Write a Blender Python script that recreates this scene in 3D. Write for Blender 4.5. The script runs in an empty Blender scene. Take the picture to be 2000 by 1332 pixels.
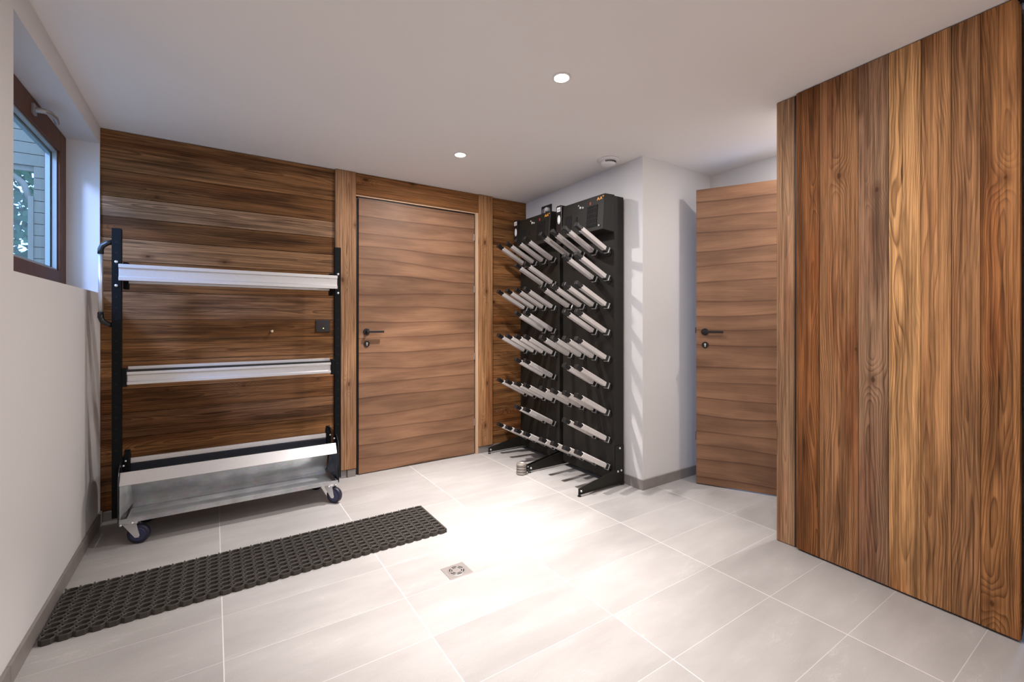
import bpy, bmesh, math, random
from mathutils import Vector, Matrix
random.seed(7)
S = bpy.context.scene
COL = S.collection
PI = math.pi

# ------------------------------------------------------------ camera
cam = bpy.data.cameras.new('camera')
cam.sensor_width = 36.0
cam.lens = 880.5 / 2000 * 36.0
cam.shift_y = -(666 - 629.3) / 2000
cam.clip_start = 0.02
camo = bpy.data.objects.new('camera', cam)
COL.objects.link(camo)
camo.location = (0, 0, 1.12)
camo.rotation_euler = (PI / 2, 0, -math.radians(33.496))
S.camera = camo

# ------------------------------------------------------------ world, exposure
W = bpy.data.worlds.new('world')
S.world = W
W.use_nodes = True
W.node_tree.nodes['Background'].inputs[0].default_value = (0.36, 0.56, 1.0, 1)
W.node_tree.nodes['Background'].inputs[1].default_value = 5.0
S.view_settings.view_transform = 'Standard'
S.view_settings.look = 'None'
S.view_settings.gamma = 1
S.view_settings.use_curve_mapping = False
S.view_settings.exposure = 0.2
SPOT_W = 90.0
GLOW_W = 14.0
REAR_W = 12.0
def HC(y):                     # the ceiling falls very slightly towards the back wall
    return 2.211 + 0.016 * (3.378 - y)
HT = 2.32                      # walls run up past the ceiling slab

def area(name, loc, rot, sx, sy, w, colr):
    l = bpy.data.lights.new(name, 'AREA')
    l.shape = 'RECTANGLE'; l.size = sx; l.size_y = sy; l.energy = w; l.color = colr
    o = bpy.data.objects.new(name, l); COL.objects.link(o)
    o.location = loc; o.rotation_euler = rot
    return o
# soft fill light added behind the camera; no opening is built there
area('rear_fill_light', (0.9, -1.90, 1.15), (PI / 2 + 0.62, 0, 0), 2.4, 1.6, REAR_W, (0.96, 0.96, 1.0))

# bright patch of open sky beyond the small window
_a = Vector((-2.0, 1.2, 3.0)); _d = Vector((-0.1, 3.38, 1.15)) - _a
area('sky_patch_daylight', _a, _d.to_track_quat('-Z', 'Y').to_euler(), 0.45, 0.45, 115, (0.45, 0.52, 1.0))

# ------------------------------------------------------------ node helpers
class NT:
    def __init__(s, name):
        s.m = bpy.data.materials.new(name); s.m.use_nodes = True
        s.t = s.m.node_tree; s.t.nodes.clear()
        s.out = s.n('ShaderNodeOutputMaterial')
        s.b = s.n('ShaderNodeBsdfPrincipled')
        s.l(s.b.outputs[0], s.out.inputs[0])
    def n(s, ty, **k):
        x = s.t.nodes.new(ty)
        for a, v in k.items(): setattr(x, a, v)
        return x
    def l(s, a, b): s.t.links.new(a, b)
    def put(s, sock, v):
        if hasattr(v, 'is_output') or isinstance(v, bpy.types.NodeSocket): s.l(v, sock)
        elif isinstance(v, (tuple, list)) and len(v) == 3 and sock.type == 'RGBA': sock.default_value = (*v, 1)
        else: sock.default_value = v
    def math(s, op, a, b=0.0, c=0.0, clamp=False):
        x = s.n('ShaderNodeMath', operation=op, use_clamp=clamp)
        s.put(x.inputs[0], a); s.put(x.inputs[1], b)
        if op in ('MULTIPLY_ADD', 'WRAP', 'COMPARE'): s.put(x.inputs[2], c)
        return x.outputs[0]
    def mix(s, f, a, b, mode='MIX'):
        x = s.n('ShaderNodeMix', data_type='RGBA', blend_type=mode)
        s.put(x.inputs[0], f); s.put(x.inputs[6], a); s.put(x.inputs[7], b)
        return x.outputs[2]
    def ramp(s, f, lo, hi, a=0.0, b=1.0):
        x = s.n('ShaderNodeMapRange', interpolation_type='SMOOTHSTEP')
        s.put(x.inputs[0], f)
        for i, v in enumerate((lo, hi, a, b)): x.inputs[i + 1].default_value = v
        return x.outputs[0]
    def comb(s, x, y, z=0.0):
        c = s.n('ShaderNodeCombineXYZ')
        for i, v in enumerate((x, y, z)): s.put(c.inputs[i], v)
        return c.outputs[0]
    def noise(s, vec, scale=1.0, detail=2.0, rough=0.5):
        x = s.n('ShaderNodeTexNoise'); s.l(vec, x.inputs['Vector'])
        x.inputs['Scale'].default_value = scale; x.inputs['Detail'].default_value = detail
        x.inputs['Roughness'].default_value = rough
        return x.outputs['Fac']
    def bump(s, h, strength, dist=0.002):
        x = s.n('ShaderNodeBump'); x.inputs['Strength'].default_value = strength
        x.inputs['Distance'].default_value = dist
        s.l(h, x.inputs['Height']); s.l(x.outputs[0], s.b.inputs['Normal'])
    def set(s, colr=None, rough=None, metal=None, spec=None):
        if colr is not None: s.put(s.b.inputs['Base Color'], colr)
        if rough is not None: s.put(s.b.inputs['Roughness'], rough)
        if metal is not None: s.put(s.b.inputs['Metallic'], metal)
        if spec is not None: s.put(s.b.inputs['Specular IOR Level'], spec)

def plain(name, colr, rough=0.5, metal=0.0, spec=0.5, grain=0.0, gscale=60, bump=0.0):
    t = NT(name); c = colr
    tc = t.n('ShaderNodeTexCoord').outputs['Object']
    if grain:
        n = t.noise(tc, gscale, 3)
        f = t.math('MULTIPLY_ADD', n, 2 * grain, 1 - grain)
        c = t.mix(1.0, colr, t.comb(f, f, f), 'MULTIPLY')
    t.set(c, rough, metal, spec)
    if bump: t.bump(t.noise(tc, gscale * 2, 3), bump, 0.001)
    return t.m

def wood(name, dark, mid, light, K=2300.0, M=17.0, freq=1.0, knots=True, fiber=0.85, contrast=0.6, rough=0.62, patch=0.45, kgate=0.5):
    """Old sawn wood. uv.x runs along the board in metres, uv.y across it from its
    centre line, the colour attribute 'board' holds brightness, hue and a seed."""
    t = NT(name)
    uv = t.n('ShaderNodeUVMap', uv_map='UVMap').outputs[0]
    sp = t.n('ShaderNodeSeparateXYZ'); t.l(uv, sp.inputs[0])
    u, v = sp.outputs[0], sp.outputs[1]
    at = t.n('ShaderNodeAttribute', attribute_name='board')
    sc = t.n('ShaderNodeSeparateColor'); t.l(at.outputs['Color'], sc.inputs[0])
    br, hue, seed = sc.outputs[0], sc.outputs[1], sc.outputs[2]
    z = t.math('MULTIPLY', seed, 97.0)
    # slow wander of the heart of the board
    wand = t.noise(t.comb(t.math('MULTIPLY', u, 1.3), z, 3.1), 1.0, 1.0)
    off = t.math('MULTIPLY', t.math('SUBTRACT', seed, 0.5), 0.05)
    vc = t.math('ADD', t.math('ADD', v, off), t.math('MULTIPLY', t.math('SUBTRACT', wand, 0.5), 0.09))
    f = t.math('MULTIPLY', t.math('POWER', t.math('ABSOLUTE', vc), 1.55), K * 0.42)
    n1 = t.noise(t.comb(t.math('MULTIPLY', u, 1.5), t.math('MULTIPLY', v, 9.0), z), 1.0, 2.0, 0.45)
    f = t.math('ADD', f, t.math('MULTIPLY', n1, M))
    if knots:
        vo = t.n('ShaderNodeTexVoronoi', voronoi_dimensions='2D', feature='F1')
        wob = t.math('MULTIPLY', t.math('SUBTRACT', n1, 0.5), 0.15)
        t.l(t.comb(t.math('ADD', t.math('ADD', t.math('MULTIPLY', u, 2.5), z), wob), t.math('ADD', t.math('MULTIPLY', v, 4.6), t.math('MULTIPLY', z, 3.0))), vo.inputs['Vector'])
        vo.inputs['Scale'].default_value = 1.0; vo.inputs['Randomness'].default_value = 0.6
        vs = t.n('ShaderNodeSeparateColor'); t.l(vo.outputs['Color'], vs.inputs[0])
        d = t.math('ADD', vo.outputs['Distance'], t.math('MULTIPLY', t.ramp(vs.outputs[0], kgate, kgate + 0.03, 1.0, 0.0), 0.9))
        d = t.math('ADD', d, t.math('MULTIPLY', vs.outputs[1], 0.03))
        f = t.math('ADD', f, t.math('MULTIPLY', t.ramp(d, 0.0, 0.30, 1.0, 0.0), 7.0))
    ph = t.math('FRACT', t.math('MULTIPLY', f, freq * 0.5))
    rings = t.math('MULTIPLY', t.math('POWER', ph, 2.2), t.ramp(ph, 0.86, 1.0, 1.0, 0.0))
    rings = t.math('MULTIPLY', rings, 1.35)
    fade = t.ramp(t.noise(t.comb(t.math('MULTIPLY', u, 0.9), t.math('MULTIPLY', v, 14.0), z), 1.0, 2.0), 0.30, 0.60)
    rings = t.math('MULTIPLY', rings, t.math('MULTIPLY_ADD', fade, 0.7, 0.3))
    fib = t.noise(t.comb(t.math('MULTIPLY', u, 7.0), t.math('MULTIPLY', v, 520.0), z), 1.0, 2.0, 0.6)
    fib2 = t.noise(t.comb(t.math('MULTIPLY', u, 1.6), t.math('MULTIPLY', v, 110.0), z), 1.0, 3.0, 0.65)
    pat = t.noise(t.comb(t.math('MULTIPLY', u, 1.5), t.math('MULTIPLY', v, 13.0), t.math('ADD', z, 9.0)), 1.0, 4.0, 0.6)
    red = t.noise(t.comb(t.math('MULTIPLY', u, 1.1), t.math('MULTIPLY', v, 7.0), t.math('ADD', z, 19.0)), 1.0, 2.0, 0.5)
    base = t.mix(hue, mid, light)
    base = t.mix(t.math('MULTIPLY', t.ramp(red, 0.5, 0.75), 0.55), base, (mid[0] * 1.05, mid[1] * 0.72, mid[2] * 0.55))
    base = t.mix(t.math('MULTIPLY', t.ramp(pat, 0.44, 0.66), patch), base, dark)
    base = t.mix(t.math('MULTIPLY', rings, contrast), base, dark)
    fa = t.math('MULTIPLY_ADD', t.ramp(fib, 0.3, 0.7), fiber * 0.45, 1 - fiber * 0.22)
    fb = t.math('MULTIPLY_ADD', t.ramp(fib2, 0.33, 0.62), fiber * 0.75, 1 - fiber * 0.42)
    g = t.math('MULTIPLY', t.math('MULTIPLY', fa, fb), t.math('MULTIPLY', br, 2.0))
    c = t.mix(1.0, base, t.comb(g, g, g), 'MULTIPLY')
    if knots:
        k1 = t.ramp(d, 0.035, 0.06, 1.0, 0.0)
        c = t.mix(t.math('MULTIPLY', k1, 0.9), c, (dark[0] * .30, dark[1] * .30, dark[2] * .35))
        k2 = t.ramp(d, 0.05, 0.16, 0.55, 0.0)
        c = t.mix(k2, c, t.mix(0.35, dark, mid))
        cr = t.noise(t.comb(t.math('MULTIPLY', u, 1.6), t.math('MULTIPLY', v, 60.0), t.math('ADD', z, 31.0)), 1.0, 3.0, 0.6)
        c = t.mix(t.math('MULTIPLY', t.ramp(cr, 0.67, 0.71), 0.85), c, (dark[0] * .25, dark[1] * .25, dark[2] * .25))
    bwv = t.n('ShaderNodeRGBToBW'); t.l(c, bwv.inputs[0])
    gy = t.mix(1.0, (1.08, 1.0, 0.90), t.comb(bwv.outputs[0], bwv.outputs[0], bwv.outputs[0]), 'MULTIPLY')
    c = t.mix(at.outputs['Alpha'], c, gy)
    t.set(c, rough, 0, 0.1)
    t.bump(t.math('SUBTRACT', fib2, t.math('MULTIPLY', rings, 0.6)), 0.15, 0.0015)
    return t.m

M = {}
M['old_wood'] = wood('reclaimed wood', (0.035, 0.014, 0.006), (0.205, 0.080, 0.024), (0.37, 0.19, 0.08), patch=0.62, contrast=0.62, kgate=0.5)
M['gold_wood'] = wood('reclaimed upright wood', (0.06, 0.022, 0.009), (0.32, 0.125, 0.042), (0.66, 0.37, 0.16), patch=0.52, contrast=0.68, kgate=0.45)
M['trim_wood'] = wood('trim wood', (0.09, 0.036, 0.015), (0.30, 0.135, 0.055), (0.50, 0.28, 0.135), patch=0.35, contrast=0.5)

def door_laminate():
    t = NT('walnut laminate')
    uv = t.n('ShaderNodeUVMap', uv_map='UVMap').outputs[0]
    sp = t.n('ShaderNodeSeparateXYZ'); t.l(uv, sp.inputs[0]); u, v = sp.outputs[0], sp.outputs[1]
    wob = t.noise(t.comb(t.math('MULTIPLY', u, 0.75), t.math('MULTIPLY', v, 3.6)), 1.0, 1.0)
    vv = t.math('ADD', t.math('MULTIPLY', v, 8.9), t.math('MULTIPLY', t.math('SUBTRACT', wob, 0.5), 1.3))
    fr = t.math('FRACT', vv)
    cell = t.math('FLOOR', vv)
    # saw tooth: each wavy slat starts pale and sinks into a dark line
    edge = t.math('MULTIPLY', t.math('POWER', fr, 2.5), 0.6)
    edge = t.math('ADD', edge, t.math('MULTIPLY', t.ramp(fr, 0.88, 0.95), 0.65))
    edge = t.math('MULTIPLY', edge, t.ramp(fr, 0.96, 1.0, 1.0, 0.0))
    wn = t.n('ShaderNodeTexWhiteNoise', noise_dimensions='1D'); t.l(cell, wn.inputs['W'])
    fib = t.noise(t.comb(t.math('MULTIPLY', u, 4.0), t.math('MULTIPLY', vv, 26.0)), 1.0, 4.0, 0.6)
    pat = t.noise(t.comb(t.math('MULTIPLY', u, 2.0), t.math('MULTIPLY', vv, 1.3)), 1.0, 3.0, 0.5)
    c = t.mix(t.ramp(pat, 0.3, 0.7), (0.30, 0.158, 0.088), (0.195, 0.10, 0.056))
    c = t.mix(t.math('MULTIPLY', edge, 0.62), c, (0.095, 0.042, 0.024))
    g = t.math('MULTIPLY', t.math('MULTIPLY_ADD', t.ramp(fib, 0.25, 0.75), 0.34, 0.83), t.math('MULTIPLY_ADD', wn.outputs[0], 0.22, 0.89))
    c = t.mix(1.0, c, t.comb(g, g, g), 'MULTIPLY')
    t.set(c, 0.5, 0, 0.3)
    t.bump(fib, 0.08, 0.001)
    return t.m
M['laminate'] = door_laminate()

def tile_mat():
    t = NT('grey stone tile')
    pos = t.n('ShaderNodeTexCoord').outputs['Object']
    sp = t.n('ShaderNodeSeparateXYZ'); t.l(pos, sp.inputs[0]); x, y = sp.outputs[0], sp.outputs[1]
    px, py = 0.6225, 0.2707
    a = t.math('DIVIDE', t.math('SUBTRACT', x, 0.0277 - 10 * px), px)
    b = t.math('DIVIDE', t.math('SUBTRACT', y, 0.6835 - 20 * py), py)
    fa, fb = t.math('FRACT', a), t.math('FRACT', b)
    da = t.math('MULTIPLY', t.math('MINIMUM', fa, t.math('SUBTRACT', 1.0, fa)), px)
    db = t.math('MULTIPLY', t.math('MINIMUM', fb, t.math('SUBTRACT', 1.0, fb)), py)
    g = t.math('MAXIMUM', t.ramp(da, 0.0012, 0.0024, 1.0, 0.0), t.ramp(db, 0.0004, 0.0020, 0.6, 0.0))
    ida, idb = t.math('FLOOR', a), t.math('FLOOR', b)
    wn = t.n('ShaderNodeTexWhiteNoise', noise_dimensions='2D'); t.l(t.comb(ida, idb), wn.inputs['Vector'])
    r = wn.outputs[0]
    off = t.math('MULTIPLY', r, 40.0)
    sx = t.math('ADD', x, off)
    cloud = t.noise(t.comb(t.math('MULTIPLY', sx, 2.2), t.math('MULTIPLY', y, 7.0), off), 1.0, 4.0, 0.6)
    speck = t.noise(t.comb(x, y), 320.0, 2.0, 0.7)
    vein = t.noise(t.comb(t.math('ADD', t.math('MULTIPLY', sx, 2.4), t.math('MULTIPLY', y, -2.0)), t.math('MULTIPLY', y, 9.0), off), 1.0, 6.0, 0.7)
    vl = t.ramp(t.math('ABSOLUTE', t.math('SUBTRACT', vein, 0.5)), 0.0, 0.018, 1.0, 0.0)
    mask = t.ramp(cloud, 0.52, 0.68)
    c = t.mix(t.ramp(cloud, 0.25, 0.75), (0.345, 0.325, 0.315), (0.41, 0.39, 0.378))
    k = t.math('MULTIPLY', t.math('MULTIPLY_ADD', t.ramp(speck, 0.2, 0.8), 0.16, 0.92), t.math('MULTIPLY_ADD', r, 0.11, 0.945))
    c = t.mix(1.0, c, t.comb(k, k, k), 'MULTIPLY')
    c = t.mix(t.math('MULTIPLY', t.math('MULTIPLY', vl, mask), 0.3), c, (0.62, 0.59, 0.575))
    c = t.mix(g, c, (0.62, 0.585, 0.57))
    t.set(c, t.mix(g, (0.42, 0.42, 0.42), (0.8, 0.8, 0.8)), 0, 0.4)
    t.bump(t.math('SUBTRACT', t.math('MULTIPLY', speck, 0.15), g), 0.25, 0.001)
    return t.m
M['tile'] = tile_mat()

M['plaster'] = plain('white plaster', (0.70, 0.68, 0.67), 0.9, grain=0.015, gscale=4, bump=0.03)
M['ceiling'] = plain('ceiling paint', (0.86, 0.835, 0.82), 0.92, grain=0.01, gscale=3)
M['base_tile'] = plain('baseboard tile', (0.24, 0.215, 0.20), 0.5, grain=0.16, gscale=18)
M['black'] = plain('black powder coat', (0.0035, 0.004, 0.0048), 0.55, 0.0, 0.15, grain=0.1, gscale=300, bump=0.05)
M['hole'] = plain('punched hole', (0.001, 0.001, 0.001), 0.9)
M['rackblack'] = plain('rack dark coat', (0.015, 0.013, 0.010), 0.5, 0.0, 0.3, grain=0.12, gscale=40, bump=0.04)
M['blackgloss'] = plain('black lacquered plate', (0.012, 0.014, 0.022), 0.16, 0.0, 0.8)
M['plastic'] = plain('black plastic', (0.012, 0.011, 0.011), 0.32, 0.0, 0.5)
M['rubber'] = plain('rubber', (0.050, 0.043, 0.037), 0.55, 0.0, 0.35, grain=0.3, gscale=25)
M['tyre'] = plain('tyre rubber', (0.014, 0.016, 0.035), 0.45)
M['bluehub'] = plain('blue wheel', (0.035, 0.04, 0.10), 0.35)
M['alu'] = plain('brushed aluminium', (0.66, 0.64, 0.63), 0.38, 0.65, 0.5, grain=0.05, gscale=90)
M['tubealu'] = plain('matt aluminium tube', (0.66, 0.62, 0.60), 0.42, 0.2, 0.5, grain=0.05, gscale=90)
M['chrome'] = plain('zinc plated steel', (0.78, 0.78, 0.78), 0.28, 0.7)
M['steel'] = plain('brushed steel', (0.42, 0.39, 0.38), 0.4, 0.7, grain=0.08, gscale=50)
M['brass'] = plain('brass', (0.62, 0.5, 0.3), 0.3, 0.8)
M['whiteplastic'] = plain('white plastic', (0.78, 0.75, 0.74), 0.45)
M['label'] = plain('label paper', (0.75, 0.75, 0.75), 0.5)
M['orange'] = plain('orange print', (0.85, 0.36, 0.05), 0.5)
M['redprint'] = plain('red print', (0.35, 0.05, 0.02), 0.5)
M['anthracite'] = plain('anthracite plastic', (0.025, 0.018, 0.020), 0.35)
M['bronze'] = plain('black bronze', (0.018, 0.014, 0.012), 0.42, 0.3)
M['paledge'] = plain('pale wood edge', (0.62, 0.40, 0.25), 0.6)
M['winwood'] = plain('varnished window wood', (0.10, 0.038, 0.016), 0.5, 0, 0.25, grain=0.35, gscale=14)
M['bead'] = plain('white glazing bead', (0.30, 0.33, 0.34), 0.4)
M['ribbed'] = plain('grey cast metal', (0.30, 0.27, 0.245), 0.5, 0.4)
M['siding'] = plain('weathered siding', (0.15, 0.125, 0.09), 0.7, grain=0.2, gscale=6)
M['leaf'] = plain('foliage', (0.03, 0.09, 0.03), 0.6, grain=0.4, gscale=8)
M['bark'] = plain('bark', (0.10, 0.07, 0.05), 0.8, grain=0.3, gscale=12)
M['earth'] = plain('outdoor ground', (0.16, 0.15, 0.12), 0.9, grain=0.2, gscale=3)

def galv():
    t = NT('galvanised sheet')
    tc = t.n('ShaderNodeTexCoord').outputs['Object']
    vo = t.n('ShaderNodeTexVoronoi'); t.l(tc, vo.inputs['Vector']); vo.inputs['Scale'].default_value = 70
    n = t.noise(tc, 9, 3)
    c = t.mix(t.ramp(n, 0.3, 0.7), (0.52, 0.53, 0.54), (0.70, 0.71, 0.72))
    c = t.mix(0.12, c, vo.outputs['Color'], 'MULTIPLY')
    t.set(c, t.math('MULTIPLY_ADD', n, 0.2, 0.22), 0.65)
    return t.m
M['galv'] = galv()

def emis(name, colr, st):
    t = NT(name); t.set((0.8, 0.8, 0.8), 0.5)
    t.b.inputs['Emission Color'].default_value = (*colr, 1)
    t.b.inputs['Emission Strength'].default_value = st
    return t.m
M['lamp'] = emis('lamp lens', (1.0, 0.95, 0.92), 14.0)
M['led'] = emis('green led', (0.6, 1.0, 0.25), 3.0)

def glass():
    t = NT('window glass')
    tr = t.n('ShaderNodeBsdfTransparent'); tr.inputs[0].default_value = (0.82, 0.93, 0.95, 1)
    gl = t.n('ShaderNodeBsdfGlossy'); gl.inputs['Roughness'].default_value = 0.02
    lw = t.n('ShaderNodeLayerWeight'); lw.inputs[0].default_value = 0.5
    fr = t.math('MULTIPLY', t.math('POWER', lw.outputs['Facing'], 3.0), 0.22)
    mx = t.n('ShaderNodeMixShader')
    t.l(fr, mx.inputs[0]); t.l(tr.outputs[0], mx.inputs[1]); t.l(gl.outputs[0], mx.inputs[2])
    t.l(mx.outputs[0], t.out.inputs[0])
    return t.m
M['glass'] = glass()

# ------------------------------------------------------------ mesh helpers
class MB:
    """collects shapes and links them as one mesh object"""
    def __init__(s):
        s.bm = bmesh.new()
        s.uv = s.bm.loops.layers.uv.new('UVMap')
        s.ca = s.bm.loops.layers.float_color.new('board')
        s.tr = Matrix.Identity(4)
    def face(s, vs, mi=0, uvs=None, ca=(0.5, 0.5, 0.5), smooth=False):
        try: f = s.bm.faces.new(vs)
        except ValueError: return None
        f.material_index = mi; f.smooth = smooth
        for i, lp in enumerate(f.loops):
            lp[s.uv].uv = uvs[i] if uvs else (lp.vert.co.x, lp.vert.co.z)
            lp[s.ca] = (ca[0], ca[1], ca[2], ca[3] if len(ca) > 3 else 0.0)
        return f
    def hexa(s, P, mi=0):
        v = [s.bm.verts.new(s.tr @ Vector(p)) for p in P]
        for q in ((0, 3, 2, 1), (4, 5, 6, 7), (0, 1, 5, 4), (1, 2, 6, 5), (2, 3, 7, 6), (3, 0, 4, 7)):
            s.face([v[i] for i in q], mi)
        return s
    def box(s, x0, x1, y0, y1, z0, z1, mi=0):
        return s.hexa([(x0, y0, z0), (x1, y0, z0), (x1, y1, z0), (x0, y1, z0), (x0, y0, z1), (x1, y0, z1), (x1, y1, z1), (x0, y1, z1)], mi)
    def board(s, x0, x1, y0, y1, z0, z1, along, tone, mi=0, grow=None):
        """a plank with its grain along 'x', 'y' or 'z'; tone = brightness, hue, seed"""
        P = [(x0, y0, z0), (x1, y0, z0), (x1, y1, z0), (x0, y1, z0), (x0, y0, z1), (x1, y0, z1), (x1, y1, z1), (x0, y1, z1)]
        v = [s.bm.verts.new(s.tr @ Vector(p)) for p in P]
        A = 'xyz'.index(along); c = ((x0 + x1) / 2, (y0 + y1) / 2, (z0 + z1) / 2)
        uo = tone[2] * 23.0
        for q, nax in (((0, 3, 2, 1), 2), ((4, 5, 6, 7), 2), ((0, 1, 5, 4), 1), ((1, 2, 6, 5), 0), ((2, 3, 7, 6), 1), ((3, 0, 4, 7), 0)):
            rest = [i for i in range(3) if i != A and i != nax]
            B = rest[0]
            if nax == A: uvs = [(uo + P[i][rest[0]] - c[rest[0]], P[i][rest[-1]] - c[rest[-1]]) for i in q]
            else: uvs = [(uo + P[i][A], P[i][B] - c[B]) for i in q]
            s.face([v[i] for i in q], mi, uvs, tone)
        return s
    def prism(s, pts, axis, a, b, mi=0, smooth=False):
        """extrude a 2-D outline along an axis from a to b; pts in the other two axes (in xyz order)"""
        def mk(p, k):
            if axis == 'x': return (k, p[0], p[1])
            if axis == 'y': return (p[0], k, p[1])
            return (p[0], p[1], k)
        A = [s.bm.verts.new(s.tr @ Vector(mk(p, a))) for p in pts]
        B = [s.bm.verts.new(s.tr @ Vector(mk(p, b))) for p in pts]
        n = len(pts)
        for i in range(n): s.face([A[i], A[(i + 1) % n], B[(i + 1) % n], B[i]], mi, smooth=smooth)
        s.face(A[::-1], mi); s.face(B, mi)
        return s
    def tube(s, pts, r, n=12, mi=0, cap=True):
        rs = r if isinstance(r, (list, tuple)) else [r] * len(pts)
        pts = [Vector(p) for p in pts]; rings = []
        up = None
        for i, p in enumerate(pts):
            d = (pts[min(i + 1, len(pts) - 1)] - pts[max(i - 1, 0)]).normalized()
            if up is None: up = Vector((0, 0, 1)) if abs(d.z) < 0.9 else Vector((1, 0, 0))
            a = (up - d * up.dot(d)).normalized(); b = d.cross(a); up = a
            rings.append([s.bm.verts.new(s.tr @ (p + (a * math.cos(2 * PI * k / n) + b * math.sin(2 * PI * k / n)) * rs[i])) for k in range(n)])
        for i in range(len(rings) - 1):
            for k in range(n):
                s.face([rings[i][k], rings[i][(k + 1) % n], rings[i + 1][(k + 1) % n], rings[i + 1][k]], mi, smooth=True)
        if cap:
            s.face(rings[0][::-1], mi); s.face(rings[-1], mi)
        return s
    def cyl(s, p0, p1, r, n=24, mi=0): return s.tube([p0, p1], r, n, mi)
    def lathe(s, prof, c, n=32, mi=0, axis='z', smooth=True):
        """prof: (radius, height) pairs around a z axis through c"""
        rings = []
        for (r, h) in prof:
            ring = []
            for k in range(n):
                ca, sa = math.cos(2 * PI * k / n) * r, math.sin(2 * PI * k / n) * r
                p = {'z': (ca, sa, h), 'y': (ca, h, sa), 'x': (h, ca, sa)}[axis]
                ring.append(s.bm.verts.new(s.tr @ (Vector(c) + Vector(p))))
            rings.append(ring)
        for i in range(len(rings) - 1):
            for k in range(n):
                s.face([rings[i][k], rings[i][(k + 1) % n], rings[i + 1][(k + 1) % n], rings[i + 1][k]], mi, smooth=smooth)
        s.face(rings[0][::-1], mi); s.face(rings[-1], mi)
        return s
    def build(s, name, mats, parent=None, bevel=0.0, seg=2):
        bmesh.ops.recalc_face_normals(s.bm, faces=s.bm.faces[:])
        me = bpy.data.meshes.new(name); s.bm.to_mesh(me); s.bm.free()
        for m in (mats if isinstance(mats, (list, tuple)) else [mats]): me.materials.append(M[m] if isinstance(m, str) else m)
        o = bpy.data.objects.new(name, me); COL.objects.link(o)
        if parent: o.parent = parent
        if bevel:
            b = o.modifiers.new('bevel', 'BEVEL'); b.width = bevel; b.segments = seg; b.limit_method = 'ANGLE'; b.angle_limit = math.radians(40)
        return o
def empty(name, loc=(0, 0, 0), rz=0.0):
    o = bpy.data.objects.new(name, None); COL.objects.link(o)
    o.location = loc; o.rotation_euler = (0, 0, rz); o.empty_display_size = 0.1
    return o
def tag(o, label=None, cat=None, group=None, kind=None):
    if label: o['label'] = label
    if cat: o['category'] = cat
    if group: o['group'] = group
    if kind: o['kind'] = kind
    return o
def struct(o, label, cat): return tag(o, label, cat, kind='structure')
def copy_tree(o, parent=None):
    c = o.copy(); COL.objects.link(c); c.parent = parent
    for ch in list(o.children): copy_tree(ch, c)
    return c
def rt(a, b=0.5, c=None): return (a, b, random.random() if c is None else c)

# ============================================================ ROOM SHELL
YB = 3.378                     # front face of the back wall cladding
XL = -0.53                     # left wall
XR = 2.39                      # wall behind the drying racks
struct(MB().box(-0.73, 4.4, -2.2, 3.7, -0.08, 0).build('floor', 'tile'), 'light grey stone tiles with pale grout lines', 'floor')
struct(MB().hexa([(-0.73, -2.2, HC(-2.2)), (4.4, -2.2, HC(-2.2)), (4.4, 3.7, HC(3.7)), (-0.73, 3.7, HC(3.7)), (-0.73, -2.2, 2.42), (4.4, -2.2, 2.42), (4.4, 3.7, 2.42), (-0.73, 3.7, 2.42)]).build('ceiling', 'ceiling'), 'plain white painted ceiling with recessed spotlights', 'ceiling')

# left wall with the window niche (y 2.067..3.365, z 1.283..2.116)
n0, n1, zb, zt = 2.067, 3.365, 1.283, 2.116
w = MB()
w.box(-0.728, XL, -2.2, n0, 0, HT)
w.box(-0.728, XL, n0, n1, 0, zb)
w.box(-0.728, XL, n0, n1, zt, HT)
w.box(-0.728, XL, n1, 3.6, 0, HT)
struct(w.build('wall_left', 'plaster'), 'white plastered wall with a high recessed window', 'wall')
struct(MB().box(-0.73, 4.4, 3.40, 3.6, 0, HT).build('wall_back_core', 'plaster'), 'plaster wall behind the wooden cladding', 'wall')
struct(MB().box(XR, 3.35, 2.03, 3.40, 0, HT).build('wall_right', 'plaster'), 'white plastered wall corner beside the drying racks', 'wall')
struct(MB().box(-0.73, 4.4, -2.2, -2.05, 0, HT).build('wall_front', 'plaster'), 'white wall behind the viewer', 'wall')
w = MB(); w.box(3.15, 3.28, 1.16, 2.0, 2.06, HT); w.box(3.15, 3.28, 2.0, 2.03, 0, HT); w.box(3.15, 3.28, 0.9, 1.16, 0, HT)
struct(w.build('wall_passage', 'plaster'), 'white wall above the open right hand door', 'wall')
struct(MB().box(4.2, 4.4, 0.9, 2.03, 0, HT).build('wall_far_room', 'plaster'), 'white wall of the room past the open door', 'wall')
struct(MB().box(2.52, 4.4, 0.80, 0.90, 0, HT).build('wall_passage_side', 'plaster'), 'white wall closing the short passage', 'wall')

# ---- horizontal reclaimed boards of the back wall
seams = [0.055, 0.16, 0.31, 0.455, 0.60, 0.735, 0.895, 1.02, 1.135, 1.295, 1.47, 1.60, 1.72, 1.835, 1.985, HC(YB) - 0.002]
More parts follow.
